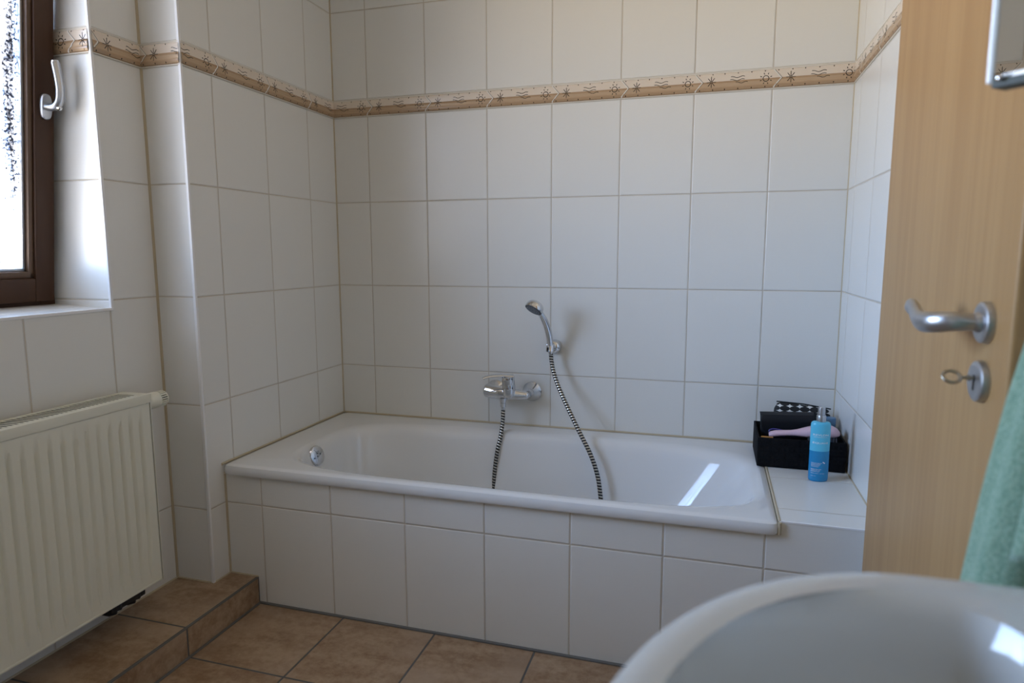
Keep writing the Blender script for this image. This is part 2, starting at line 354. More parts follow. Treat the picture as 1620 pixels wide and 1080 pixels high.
# ------------------------------------------------------------------ decorative border
BP = [(0, 0), (.002, .0), (.004, .0035), (.03, .004), (.04, .0035), (.05, .0015), (.06, .002), (.08, .0055), (.16, .0078), (.22, .0080), (.26, .0066), (.30, .0062), (.36, .0070), (.42, .0068), (.47, .0055),
      (.52, .0042), (.62, .0044), (.74, .0048), (.86, .0046), (.91, .003), (.93, .0015), (.95, .002), (.96, .0038), (.99, .0034), (1.0, 0)]
def bout(t):
    for (a, x), (b, y) in zip(BP, BP[1:]):
        if a <= t <= b: return x + (y - x) * (t - a) / (b - a) if b > a else y
    return 0
def bmat(t):
    if t < .055 or t > .925: return 0
    if t < .235: return 3
    if t < .30: return 2
    if t < .52: return 3 if t > .42 else 2
    return 1
def border(name, p0, d, n, s0, s1, half=False):
    """p0: position of a joint at z=ZD; d: reading direction, n: outward normal; strip from s0 to s1 metres"""
    p0 = V(p0); d = V(d); n = V(n); m = MB()
    P = lambda s, t, o=0: p0 + d * s + n * (bout(t) + o) + V((0, 0, t * BH))
    for (a, _), (b, _) in zip(BP, BP[1:]):
        m.add([P(s0, a), P(s1, a), P(s1, b), P(s0, b)], [(0, 1, 2, 3)], bmat((a + b) / 2), True)
    def line(pts, wd, mi, o=.0004):
        # resample so the stroke follows the relief
        q = []
        for (a, b), (c, e2) in zip(pts, pts[1:]):
            k = max(1, int(abs(e2 - b) / .04))
            q += [(a + (c - a) * i / k, b + (e2 - b) * i / k) for i in range(k)]
        q.append(pts[-1])
        for (a, b), (c, e2) in zip(q, q[1:]):
            wd_ = wd * (1.3 if mi == 4 else 1); dx, dz = (c - a), (e2 - b) * BH; l = sqrt(dx * dx + dz * dz) or 1
            ox, oz = -dz / l * wd_ / 2, dx / l * wd_ / 2 / BH
            cs = [(a - ox, b - oz), (c - ox, e2 - oz), (c + ox, e2 + oz), (a + ox, b + oz)]
            if min(p[0] for p in cs) < s0 or max(p[0] for p in cs) > s1: continue
            cs = [(s_, min(.999, max(.001, t))) for s_, t in cs]
            m.add([P(s_, t, o) for s_, t in cs], [(0, 1, 2, 3)], mi, False)
    k0 = int(math.floor(s0 / W)) - 1; k1 = int(math.ceil(s1 / W)) + 1
    for k in range(k0, k1):
        b = k * W
        line([(b + .001, .93), (b + .026, .50), (b + .001, .06)], .0044, 0, .0003)
        line([(b + .0035, .93), (b + .0285, .50), (b + .0035, .06)], .0007, 4, .0006)
        for i, fx in enumerate((.065, .236, .39, .56, .73, .9)):
            for tt in (.87, .115):
                s_ = b + fx * W
                line([(s_ - .0014, tt), (s_ + .0014, tt)], .003, 4)
        cx = b + .217 * W
        for q in range(8):
            a = q * pi / 4; line([(cx + .002 * cos(a), .5 + .002 * sin(a) / BH), (cx + .0150 * cos(a), .5 + .0185 * sin(a) / BH)], .0015, 4)
        cx = b + .56 * W
        for j, (ox, oz, ww) in enumerate(((-.001, .68, .044), (-.002, .54, .046), (.012, .40, .038))):
            pts = [(cx + ox - ww / 2 + ww * i / 12, oz + .034 * sin(2 * pi * (i / 12) * 1.3 + .9)) for i in range(13)]
            line(pts, .0013, 4)
        cx = b + .91 * W; R = .0098
        line([(cx + R * cos(a * pi / 4 + .2), .5 + R * sin(a * pi / 4 + .2) / BH) for a in range(9)], .0017, 4)
        for q in range(8):
            a = q * pi / 4 + .35; line([(cx + .0145 * cos(a), .5 + .0145 * sin(a) / BH), (cx + .0195 * cos(a), .5 + .0195 * sin(a) / BH)], .0018, 4)
    ob = m.build(name, [M['cream'], M['beige'], M['brown'], M['brown2'], M['motif']]); ob['kind'] = 'structure'; return ob
border('trim_1', (X1, 0, ZD), (1, 0, 0), (0, -1, 0), -X1, XR - X1)
border('trim_2', (0, YL1, ZD), (0, 1, 0), (1, 0, 0), YP - YL1, -YL1)
border('trim_3', (XW, YP, ZD), (1, 0, 0), (0, -1, 0), 0, .143)
border('trim_4', (XW, WY1 - .005, ZD), (0, 1, 0), (1, 0, 0), .008, YP - WY1 + .005)
border('trim_5', (XO - .02, WY1, ZD), (1, 0, 0), (0, -1, 0), .15, XW - XO + .017)
border('trim_6', (XR, -.11, ZD), (0, -1, 0), (-1, 0, 0), -.11, -YREAR - .11)
border('trim_7', (XW, -2.255, ZD), (0, 1, 0), (1, 0, 0), YREAR + 2.255, .13)
border('trim_8', (X1, YREAR, ZD), (-1, 0, 0), (0, 1, 0), X1 - XR, X1 - XW)

# ------------------------------------------------------------------ window (tilted open inwards)
win = struct('window_1', (-.35, -1.55, WZ0), 'dark brown wooden window with frosted glass, tilted inwards', 'window')
m = MB()
fx0, fx1 = -.415, -.352
for a, b in (((fx0, WY1 - .045, WZ0), (fx1, WY1 - .001, WZ1)), ((fx0, WY0 + .001, WZ0), (fx1, WY0 + .045, WZ1)), ((fx0, WY0 + .045, WZ1 - .05), (fx1, WY1 - .045, WZ1)), ((fx0, WY0 + .045, WZ0), (fx1, WY1 - .045, WZ0 + .045))):
    m.box(a, b, 0, .003)
m.build('fixed_frame', M['winwood'], win)
th = math.radians(6.7)
ST = Matrix.Translation((-.350, 0, WZ0 + .022)) @ Matrix.Rotation(th, 4, 'Y')       # local z up the sash, local x towards the room
sy0, sy1, sh = WY0 + .03, WY1 - .018, 1.17
m = MB(); SWD = .066; SWS = .056
for a, b in (((-.04, sy1 - SWS, 0), (.018, sy1, sh)), ((-.04, sy0, 0), (.018, sy0 + SWS, sh)), ((-.04, sy0 + SWS, 0), (.018, sy1 - SWS, SWD)), ((-.04, sy0 + SWS, sh - SWD), (.018, sy1 - SWS, sh))):
    m.box(a, b, 0, .004, ST)
sash = m.build('sash', M['winwood'], win)
m = MB()
i0, i1 = sy0 + SWS, sy1 - SWS
for a, b in (((-.03, i1 - .014, SWD), (.010, i1, sh - SWD)), ((-.03, i0, SWD), (.010, i0 + .018, sh - SWD)), ((-.03, i0, SWD), (.010, i1, SWD + .018)), ((-.03, i0, sh - SWD - .018), (.010, i1, sh - SWD))):
    m.box(a, b, 0, .004, ST)
m.build('glazing_bead', M['beadwood'], sash)
m = MB()
for a, b in (((-.028, i1 - .023, SWD + .018), (-.002, i1 - .014, sh - SWD)), ((-.028, i0 + .018, SWD + .018), (-.002, i0 + .030, sh - SWD)), ((-.028, i0, SWD + .018), (-.002, i1, SWD + .026))):
    m.box(a, b, 0, .001, ST)
m.build('spacer_bar', M['satin'], sash)
m = MB(); m.box((-.020, i0 + .01, SWD + .01), (-.012, i1 - .01, sh - SWD - .01), 0, 0, ST); m.build('glass_pane', M['glass'], sash)
# handle turned up (tilt position)
hz, hy = .538, sy1 - .028
m = MB(); m.rings([[(.018 + x, hy + q[0], hz + q[1]) for q in [se(2 * pi * j / 28, .0155 * s_, .034 * s_, 3) for j in range(28)]] for x, s_ in ((0, 1), (.007, 1), (.010, .9), (.0105, .6))], M4=ST)
m.build('handle_rosette', M['satin'], sash)
m = MB()
hp = [(.026, hy, hz), (.044, hy + .002, hz + .0), (.058, hy + .004, hz + .006), (.066, hy + .006, hz + .022), (.067, hy + .006, hz + .05), (.063, hy + .004, hz + .08), (.056, hy + .002, hz + .112), (.054, hy + .001, hz + .122)]
hs = [ST @ V(p) for p in spline(hp, 6)]
n = len(hs); m.tube(hs, [(.0105 - .0015 * min(1, i / n * 2), .0125 if i < n * .9 else .0095) for i in range(n)], 14)
hd = m.build('window_handle', M['satin'], sash)
m = MB(); m.lathe([(.0065, 0), (.0065, .006), (.004, .009), (.002, .0092)], 16, 0, ST @ align((.062, hy + .004, hz - .0), (1, .2, -.1)))
m.build('lock_button', M['chrome'], hd)

# ------------------------------------------------------------------ door standing open in front of the right wall
DX, DYa, DYb = 1.845, -.898, -1.545
door = struct('door_1', (1.865, -1.22, .0), 'pale beech door standing open in front of the right wall', 'door')
m = MB()
m.box((DX, DYa, .012), (DX + .024, DYb, 2.03), 0, .0055, seg=3)
m.box((DX + .022, DYa - .012, .02), (DX + .042, DYb + .013, 2.02), 0, .001)
m.build('door_leaf', M['beech'], door)
HY, HZ, LZk = -1.472, 1.050, .9725
def rosette(name, z, hole):
    m = MB(); m.lathe([(.0275, 0), (.0275, .005), (.0262, .0085), (.0235, .0100), (.02, .0102)], 40, 0, align((DX, HY, z), (-1, 0, 0)))
    ob = m.build(name, M['satin'], door)
    if hole:
        k = MB(); k.lathe([(.0042, 0), (.0042, .0006)], 16, 0, align((DX - .0102, HY, z + .004), (-1, 0, 0))); k.box((DX - .0108, HY - .0018, z - .012), (DX - .0102, HY + .0018, z + .004)); k.build('keyhole', M['black'], ob)
    return ob
rosette('handle_rosette', HZ, False); rosette('lock_rosette', LZk, True)
m = MB(); m.lathe([(.0135, .008), (.0135, .012), (.0115, .016)], 24, 0, align((DX, HY, HZ), (-1, 0, 0)))
hp = [(DX - .012, HY, HZ), (DX - .028, HY, HZ), (DX - .044, HY + .003, HZ - .0005), (DX - .058, HY + .018, HZ - .003), (DX - .064, HY + .042, HZ - .004), (DX - .064, HY + .066, HZ + .001), (DX - .063, HY + .086, HZ + .009), (DX - .063, HY + .102, HZ + .0115), (DX - .063, HY + .112, HZ + .010)]
hs = spline(hp, 6); n = len(hs)
rr = []
for i in range(n):
    t = i / (n - 1); wv = .0105 + .0040 * sin(t * pi) ; rr.append((wv if t < .97 else .008, .0100 - .0035 * max(0, t - .35) / .65))
m.tube(hs, rr, 16, up=(0, 0, 1)); m.build('door_handle', M['satin'], door)
for z in (.25, 1.75):
    m = MB(); m.lathe([(.007, -.04), (.007, .04)], 16, 0, Matrix.Translation((DX + .030, DYa + .007, z)))
    m.build('hinge', M['satin'], door)
# key in the lock
key = thing('key', (DX - .0103, HY, LZk + .004), 'small dull metal key sticking out of the door lock', 'key')
m = MB(); kx = DX - .0102
m.tube([(kx, HY, LZk + .004), (kx - .017, HY, LZk + .0042)], .0024, 10); m.lathe([(.0038, -.0012), (.0038, .0012)], 12, 0, align((kx - .006, HY, LZk + .004), (1, 0, 0)))
m.build('shaft', M['brass'], key)
m = MB(); cc = V((kx - .0255, HY, LZk + .0045))
pts = [cc + V((.0100 * cos(a * 2 * pi / 24), .0085 * sin(a * 2 * pi / 24) * .75, .0066 * sin(a * 2 * pi / 24))) for a in range(25)]
m.tube(pts, .0024, 8, up=(.02, 1, -.2)); m.build('bow', M['brass'], key)

# ------------------------------------------------------------------ bathtub
tub = thing('bathtub', (.845, -.38, .03), 'white enamel bathtub built into the tiled surround under the shower', 'bathtub')
m = MB(); NT = 144; CX, CY = .902, -.407
TX0, TX1, TY0, TY1, TZ = .004, 1.685, -.756, -.003, .466
def ring(al, ar, bf, bb, n, z, cx=CX, cy=CY):
    out = []
    for j in range(NT):
        t = 2 * pi * j / NT; x, y = se(t, 1, 1, n)
        out.append((cx + x * (ar if x > 0 else al), cy + y * (bb if y > 0 else bf), z))
    return out
def rect_ring(ix, z, r=.012):
    # rectangle with the same angular order as the bowl rings
    out = []
    hx0, hx1, hy0, hy1 = CX - TX0 - ix, TX1 - CX - ix, CY - TY0 - ix, TY1 - CY - ix
    for j in range(NT):
        t = 2 * pi * j / NT; x, y = se(t, 1, 1, 60)
        mx = max(abs(x), abs(y))
        out.append((CX + x * (hx1 if x > 0 else hx0), CY + y * (hy1 if y > 0 else hy0), z))
    return out
R = []
R.append(rect_ring(.010, TZ - .034)); R.append(rect_ring(.003, TZ - .033)); R.append(rect_ring(0, TZ - .028)); R.append(rect_ring(0, TZ - .012)); R.append(rect_ring(.003, TZ - .004)); R.append(rect_ring(.010, TZ))
R.append(rect_ring(.020, TZ + .0005))
# al, ar, bf, bb, n, z
for a in ((.770, .772, .314, .320, 4.4, TZ), (.757, .757, .303, .303, 4.3, TZ - .003), (.746, .744, .296, .290, 4.2, TZ - .010), (.737, .734, .290, .281, 4.2, TZ - .022), (.731, .720, .287, .274, 4.2, TZ - .040), (.724, .691, .282, .2636, 4.1, TZ - .08),
          (.711, .6406, .274, .2454, 4.0, TZ - .15), (.698, .590, .266, .2272, 3.9, TZ - .22), (.685, .547, .258, .212, 3.8, TZ - .28), (.660, .505, .243, .198, 3.6, TZ - .325), (.60, .445, .215, .175, 3.4, TZ - .358), (.50, .36, .16, .13, 3.0, TZ - .375), (.25, .2, .08, .07, 2.5, TZ - .384)):
    R.append(ring(*a))
m.rings(R, 0, False, True)
m.build('tub_shell', M['enamel'], tub)
m = MB()
od = V((1, -.12, .30)).normalized(); oc = V((.170, -.480, .427))
m.lathe([(.029, -.014), (.029, .001), (.0345, .002), (.0355, .006), (.033, .011), (.025, .0145), (.012, .016)], 40, 0, align(oc, od))
ov = m.build('overflow_cap', M['chrome'], tub)
for a in (.3, 2.0, 3.6):
    m = MB(); m.lathe([(.0022, .0150), (.0022, .0166)], 10, 0, align(oc, od) @ Matrix.Translation((.008 * cos(a), .008 * sin(a), 0)))
    m.build('overflow_mark', M['dark'], ov)
m = MB(); m.lathe([(.035, 0), (.034, .004), (.02, .006), (.005, .006)], 32, 0, Matrix.Translation((.50, CY, TZ - .3785))); m.build('drain_cover', M['chrome'], tub)

# ------------------------------------------------------------------ mixer tap
tap = thing('mixer_tap', (.765, 0, .6), 'chrome single lever bath mixer on the tiled wall above the tub', 'tap')
def rose(x):
    m = MB(); m.lathe([(.0385, 0), (.0385, .003), (.036, .006), (.019, .030), (.017, .034)], 44, 0, align((x, 0, .603), (0, -1, 0))); m.build('wall_rosette', M['chrome'], tap)
rose(.840); rose(.690)
for x in (.840, .690):
    m = MB(); m.lathe([(.0145, .030), (.0145, .038), (.0175, .040), (.0175, .046), (.0145, .050), (.0145, .062)], 28, 0, align((x, 0, .603), (0, -1, 0)))
    m.build('union_nut', M['chrome'], tap)
m = MB()
bp = [(.842, -.072, .603), (.836, -.079, .603), (.815, -.083, .604), (.79, -.087, .606), (.765, -.09, .608), (.735, -.09, .610), (.708, -.088, .612), (.690, -.085, .614), (.678, -.083, .615), (.670, -.082, .615)]
m.tube(spline(bp, 5), None or [((.010 + .0065 * min(1, i / 5)) if i < 6 else (.0165 + (.0095 * min(1, (i - 6) / 18)) - (.020 * max(0, (i - 38) / 7) ** 2))) for i in range(46)], 24)
m.build('body', M['chrome'], tap)
m = MB(); hub = (.776, -.102, .612)
m.lathe([(.020, -.012), (.0235, -.004), (.0245, .01), (.0245, .034), (.0240, .0355), (.0240, .0375), (.0247, .039), (.0247, .060), (.0240, .066), (.020, .0685), (.006, .069)], 44, 0, align(hub, (-.02, -.10, 1)))
m.build('cartridge_cap', M['chrome'], tap)
m = MB()
lp = spline([(.792, -.098, .6795), (.77, -.107, .6815), (.745, -.122, .6835), (.722, -.137, .683), (.703, -.150, .680), (.690, -.158, .6755)], 6)
m.tube(lp, [(.0048 + .0020 * (1 - i / 30), .021 * (1 - .48 * min(1, i / 22))) for i in range(len(lp))], 16, up=(0, 0, 1))
m.build('lever', M['chrome'], tap)
m = MB(); m.lathe([(.014, 0), (.0135, -.012), (.0115, -.013), (.0115, -.017), (.0098, -.018), (.0108, -.019), (.0108, -.034), (.0078, -.036), (.0078, -.048)], 24, 0, Matrix.Translation((.752, -.100, .592)))
m.build('hose_outlet', M['chrome'], tap)

# ------------------------------------------------------------------ hand shower, bracket, hose
br = thing('shower_bracket', (.927, 0, .785), 'round chrome wall bracket holding the hand shower', 'shower holder')
m = MB(); m.lathe([(.0275, 0), (.0275, .004), (.0265, .012), (.023, .021), (.016, .028), (.006, .031)], 36, 0, align((.930, 0, .785), (0, -1, 0))); m.build('wall_disc', M['chrome'], br)
m = MB(); fk = Matrix.Translation((.925, -.054, .787)) @ Matrix.Rotation(math.radians(-18), 4, 'X')
arc = [(.0150 * cos(a), .0150 * sin(a), 0) for a in [math.radians(-60 + 300 * i / 20) for i in range(21)]]
m.rings([[(p[0] * s_, p[1] * s_, z) for s_, z in ((.80, -.016), (1, -.016), (1, .014), (.86, .014))] for p in arc], 0, True, True, closed=True, M4=fk @ Matrix.Rotation(math.radians(-30), 4, 'Z'))
m.tube([(.930, -.026, .786), (.927, -.041, .786)], .008, 12); m.build('holder_fork', M['chrome'], br)
m = MB(); m.lathe([(.003, .0), (.003, .001)], 10, 0, align((.9425, -.0222, .779), (.6, -1, -.1))); m.build('screw_hole', M['dark'], br)
hsw = thing('hand_shower', (.925, -.055, .78), 'chrome hand shower hooked in its wall bracket above the tap', 'hand shower')
gp = spline([(.926, -.050, .765), (.925, -.056, .795), (.9245, -.068, .830), (.920, -.085, .868), (.911, -.106, .903), (.900, -.124, .928), (.893, -.131, .938)], 6)
m = MB(); n = len(gp); m.tube(gp, [.0085 + .0045 * sin(min(1, i / n * 1.15) * pi) ** .8 for i in range(n)], 18); m.build('handle', M['chrome'], hsw)
for k_ in (14, 20):
    m = MB(); m.lathe([(.0022, 0), (.0022, .001)], 10, 0, align(gp[k_] + V((-.009, -.009, 0)), (-.7, -.7, 0))); m.build('handle_mark', M['satin'], hsw)
hn = V((-.36, -.50, -.79)).normalized(); hc = V((.884, -.148, .938))
m = MB(); m.lathe([(.0335, .002), (.0345, -.002), (.0342, -.008), (.032, -.017), (.0265, -.025), (.017, -.0305), (.006, -.0325)], 44, 0, align(hc, hn)); hh = m.build('shower_head', M['chrome'], hsw)
m = MB(); m.lathe([(.0325, .0), (.0325, .0030), (.030, .0042), (.006, .0045)], 44, 0, align(hc, hn)); fc = m.build('spray_face', mat('grey_rubber_face', (.07, .075, .08), .45), hsw)
m = MB()
for rr_, cnt in ((.008, 6), (.016, 12), (.024, 18)):
    for j in range(cnt):
        a = 2 * pi * j / cnt; m.lathe([(.0016, .003), (.0012, .0062)], 8, 0, align(hc, hn) @ Matrix.Translation((rr_ * cos(a), rr_ * sin(a), 0)))
m.build('spray_nozzle', mat('light_nozzle_rubber', (.25, .26, .27), .5), fc)
hm = mat('striped_metal_hose', (.6, .6, .58), .2, 1)
uvn = N(hm, 'ShaderNodeUVMap'); s2 = N(hm, 'ShaderNodeSeparateXYZ'); L(hm, uvn.outputs[0], s2.inputs[0])
fr = math_(hm, 'FRACT', math_(hm, 'ADD', math_(hm, 'MULTIPLY', s2.outputs[1], 1 / .0105), s2.outputs[0]))
st_ = smooth(hm, math_(hm, 'ABSOLUTE', math_(hm, 'SUBTRACT', fr, .5)), .26, .31)
setc(hm, mixc(hm, st_, (.006, .006, .006), (.62, .60, .54))); B = hm.node_tree.nodes['Principled BSDF']
L(hm, math_(hm, 'MULTIPLY', st_, 1.0), B.inputs['Metallic']); L(hm, math_(hm, 'SUBTRACT', .5, math_(hm, 'MULTIPLY', st_, .25)), B.inputs['Roughness']); setn(hm, bump(hm, st_, .8, .0008))
m = MB()
hpts = [(.752, -.100, .545), (.7535, -.112, .50), (.751, -.130, .449), (.744, -.148, .40), (.739, -.157, .352), (.736, -.165, .30), (.738, -.175, .24), (.752, -.20, .18), (.80, -.26, .125), (.88, -.35, .100), (.99, -.38, .096), (1.09, -.33, .105), (1.145, -.26, .15), (1.156, -.228, .215), (1.150, -.216, .28), (1.135, -.2, .355), (1.105, -.18, .425), (1.055, -.15, .502), (1.001, -.11, .584), (.962, -.080, .648), (.941, -.063, .695), (.930, -.053, .735), (.926, -.049, .768)]
m.tube(spline(hpts, 14), .0080, 12, uvlen=True)
tag(m.build('shower_hose', hm), 'black and silver ribbed shower hose looping from the mixer into the tub and up', 'shower hose')

# ------------------------------------------------------------------ radiator
RX, RY1, RY0, RZ0, RZ1 = -.015, -.998, -1.998, .193, .748
RB = -.106
rad = thing('radiator', (-.08, (RY0 + RY1) / 2, RZ0), 'cream ribbed panel radiator on the wall below the window', 'radiator')
m = MB()
# corrugated front panel
ys = []; pitch = .03333; n = int(round((RY1 - RY0 - .004) / pitch * 12))
rows = [(RZ0 + .004, 0), (RZ0 + .010, 0), (RZ0 + .028, 0), (RZ0 + .060, 1), (RZ1 - .085, 1), (RZ1 - .055, 0), (RZ1 - .030, 0), (RZ1 - .026, 0)]
rr = []
for z, amp in rows:
    line = []
    for i in range(n + 1):
        y = RY1 - .006 - (RY1 - RY0 - .012) * i / n
        ph = ((RY1 - .006 - y) / pitch) % 1.0
        dd = abs(ph - .5) * 2        # 1 at groove centre, 0 at ridge
        t = max(0, (dd - .55) / .45); t = t * t * (3 - 2 * t)
        ed = min(1, (i / n) * 40, (1 - i / n) * 40)
        line.append((RX - .0095 * t * amp * ed, y, z))
    rr.append(line)
m.rings(rr, 0, False, False, closed=False)
m.box((RX - .014, RY0 + .006, RZ0 + .003), (RX - .0110, RY1 - .006, RZ1 - .026), 0)
m.box((RX - .010, RY0 + .006, RZ0), (RX + .0012, RY1 - .006, RZ0 + .007), 0, .002)
m.build('front_panel', M['rad'], rad)
m = MB(); m.box((RX - .010, RY1 - .0062, RZ0 + .004), (RX - .0055, RY1 - .0026, RZ1 - .026), 0); m.build('side_gap_shade', M['radgap'], rad)  # dark strip stands in for the shade between front panel and side cover
m = MB(); m.box((RB, RY0 + .004, RZ0 + .002), (RB + .014, RY1 - .004, RZ1 - .03), 0, .004); m.build('rear_panel', M['rad'], rad)
m = MB(); m.box((RB + .0145, RY0 + .01, RZ1 - .09), (RX - .015, RY1 - .012, RZ1 - .026), 0); m.box((RB - .003, RY0 + .01, RZ1 - .026), (RX - .002, RY1 - .02, RZ1 - .005), 0); m.build('slot_shade_block', M['black'], rad)  # black blocks added so the grille slots read as deep shade
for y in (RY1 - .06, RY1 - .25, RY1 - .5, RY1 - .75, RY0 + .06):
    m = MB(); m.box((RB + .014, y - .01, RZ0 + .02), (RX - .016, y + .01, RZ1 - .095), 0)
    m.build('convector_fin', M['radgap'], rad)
for y0, y1 in ((RY1 - .0028, RY1), (RY0, RY0 + .0028)):
    m = MB(); m.box((RB - .004, y0, RZ0 + .0), (RX + .001, y1, RZ1 - .018), 0, .001)
    m.build('side_cover', M['rad'], rad)
m = MB()
zt = RZ1; x0, x1 = RB - .006, RX + .002
m.box((x0, RY0 - .001, zt - .026), (x0 + .002, RY1 + .001, zt), 0, .0006)
m.box((x1 - .002, RY0 - .001, zt - .025), (x1, RY1 + .001, zt), 0, .0008)
m.box((x0, RY1 - .0015, zt - .022), (x1, RY1 + .001, zt), 0, .0006); m.box((x0, RY0 - .001, zt - .022), (x1, RY0 + .0015, zt), 0, .0006)
m.box((x0 + .002, RY0 + .0015, zt - .0018), (x0 + .012, RY1 - .030, zt - .0002), 0); m.box((x1 - .024, RY0 + .0015, zt - .0018), (x1 - .002, RY1 - .030, zt - .0002), 0)
m.box((x0 + .002, RY1 - .030, zt - .0018), (x1 - .002, RY1 - .0015, zt - .0002), 0)
y = RY1 - .030; k = 0
while y > RY0 + .02:
    y -= .0125; m.box((x0 + .010, y, zt - .0012), (x1 - .022, y + .0056, zt - .0004), 0); k += 1
m.build('top_grille', M['rad'], rad)
m = MB(); TC = (-.060, RY1, .714)
m.lathe([(.0165, .0), (.0165, .016), (.0205, .020), (.0240, .028), (.0245, .060), (.0235, .064)], 32, 0, align(TC, (0, 1, 0)))
thm = m.build('thermostat_head', M['rad'], rad)
m = MB(); m.lathe([(.0185, .062), (.0185, .086), (.012, .088)], 24, 0, align(TC, (0, 1, 0))); m.build('thermostat_core', M['dark'], thm)
m = MB(); AT = align(TC, (0, 1, 0))
for j in range(22):
    a = 2 * pi * j / 22; m.box((-.0017, .0180, .062), (.0017, .0236, .086), 0, .0005, AT @ Matrix.Rotation(a, 4, 'Z'))
m.lathe([(.0236, .0845), (.0240, .0865), (.022, .090), (.008, .092)], 32, 0, AT); m.build('grip_ribs', M['rad'], thm)
m = MB()
m.box((-.080, -1.150, .158), (-.047, -1.035, .176), 0, .004)
for y in (-1.057, -1.120): m.lathe([(.016, 0), (.018, .004), (.018, .018), (.013, .024), (.013, .036)], 6, 0, Matrix.Translation((-.063, y, .155)))
m.build('valve_block', M['dark'], rad)
for y in (-1.057, -1.120):
    m = MB(); m.tube([(-.069, y, .160), (-.072, y, .143), (-.09, y, .136), (XW + .002, y, .136)], .0075, 12)
    m.build('supply_pipe', M['dark'], rad)
for y in (-1.15, -1.78):
    m = MB(); m.box((XW + .001, y - .015, .2), (RB - .002, y + .015, .72), 0, .002)
    m.build('wall_bracket', M['rad'], rad)

# ------------------------------------------------------------------ washbasin in the foreground
sink = thing('washbasin', (1.9, -2.187, .6), 'white ceramic washbasin close to the camera at lower right', 'washbasin')
m = MB(); SN = 128; SX, SY, SZ = 1.68, -2.187, .880
def sring(af, ab, b, nf, nb, z, cx=SX, cy=SY):
    out = []
    for j in range(SN):
        t = 2 * pi * j / SN
        if cos(t) < 0: x, y = se(t, af, b, nf)
        else: x, y = se(t, ab, b, nb)
        out.append((cx + x, cy + y, z))
    return out
BW = XR - .001 - SX
prof = [(.10, BW, .15, 2, 6, SZ - .20), (.15, BW, .20, 2, 6, SZ - .185), (.20, BW, .255, 2, 7, SZ - .13), (.228, BW, .288, 2, 8, SZ - .07), (.240, BW, .303, 2, 9, SZ - .03), (.2455, BW, .3085, 2, 9, SZ - .014), (.2455, BW, .3085, 2, 9, SZ - .007),
        (.2425, BW - .001, .306, 2, 9, SZ - .002), (.237, BW - .003, .3005, 2, 9, SZ), (.226, BW - .012, .290, 2, 9, SZ), (.2155, .150, .280, 2, 3.2, SZ - .002)]
R = [sring(*p) for p in prof]
for af, ab, b, n_, z in ((.207, .070, .270, 2.5, SZ - .008), (.202, .058, .264, 2.5, SZ - .020), (.197, .048, .258, 2.4, SZ - .048), (.189, .036, .247, 2.4, SZ - .085), (.168, .018, .220, 2.3, SZ - .125), (.12, -.01, .15, 2.1, SZ - .145), (.05, -.03, .05, 2, SZ - .15)):
    r1 = []
    for j in range(SN):
        t = 2 * pi * j / SN; x, y = se(t, 1, 1, n_)
        r1.append((SX + (x * af if x < 0 else x * ab), SY + y * b, z))
    R.append(r1)
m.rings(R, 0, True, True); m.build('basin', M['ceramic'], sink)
m = MB(); m.lathe([(.022, 0), (.021, .003), (.01, .004)], 24, 0, Matrix.Translation((SX - .04, SY, SZ - .1508))); m.build('drain', M['chrome'], sink)
m = MB(); m.lathe([(.02, -.62), (.02, -.25), (.033, -.25), (.033, -.196), (.02, -.19)], 24, 0, Matrix.Translation((1.70, SY, SZ))); m.tube([(1.70, SY, .30), (1.75, SY, .27), (XR - .002, SY, .27)], .018, 14)
m.build('waste_trap', M['chrome'], sink)

# ------------------------------------------------------------------ mirror panel swung out from the right wall
mir = thing('mirror', (1.90, -1.865, 1.30), 'frameless wall mirror panel angled into the room above the washbasin', 'mirror')
ml = V((1.748, -1.700)); mrt = V((1.912, -1.876)); dd = (mrt - ml).normalized(); mw = (mrt - ml).length
ang = atan2(dd.y, dd.x); MM = Matrix.Translation((ml.x, ml.y, 1.300)) @ Matrix.Rotation(ang, 4, 'Z')   # local x along the panel, local -y faces camera
m = MB(); m.box((.004, -.0006, .007), (mw, .0002, .62), 0, 0, MM); m.build('mirror_glass', M['mirror'], mir)
m = MB(); m.box((0, .0002, .001), (mw, .012, .622), 0, .001, MM); m.box((-.001, -.003, 0), (.0045, .013, .622), 0, .0012, MM); m.build('panel_edge', M['mirroredge'], mir)
m = MB(); m.box((.004, -.0025, -.005), (mw, .020, .003), 0, .0012, MM); m.build('lower_rail', M['mirrorback'], mir)
m = MB(); m.lathe([(.003, 0), (.003, .004), (.0015, .005)], 16, 0, MM @ align((.012, -.002, .003), (0, -1, 0))); m.build('clip', M['chrome'], mir)

# ------------------------------------------------------------------ towel and hook
tm = mat('green_terry', (.12, .30, .22), .95, Sheen_Weight=.35)
a = noise(tm, coord(tm), 260, 4, .7); b = noise(tm, coord(tm), 30, 3)
setc(tm, mixc(tm, smooth(tm, a, .35, .7), (.16, .29, .19), (.31, .45, .32))); setn(tm, bump(tm, a, .9, .003, bump(tm, b, .4, .004)))
m = MB(); TXc, TYc = 1.835, -1.755
R = []; NZ = 60; NA = 120
for i in range(NZ + 1):
    t = i / NZ; z = 1.215 - .80 * t
    k = min(1, max(0, (1.215 - z) / .42)); k = k ** .8
    rx = .022 + .062 * k; ry = .016 + .045 * k
    if t < .03: rx *= .4 + 20 * t; ry *= .4 + 20 * t
    out = []
    for j in range(NA):
        a_ = 2 * pi * j / NA
        fold = 1 + (.10 * sin(4 * a_ + 1.2 + .5 * sin(t * 5)) + .06 * sin(7 * a_ + 2 * t + .4) + .02 * sin(13 * a_ + 5 * t)) * min(1, t * 3 + .2)
        out.append((TXc - .0 + (rx * cos(a_)) * fold, TYc + ry * sin(a_) * fold, z + .006 * sin(3 * a_) * t))
    R.append(out)
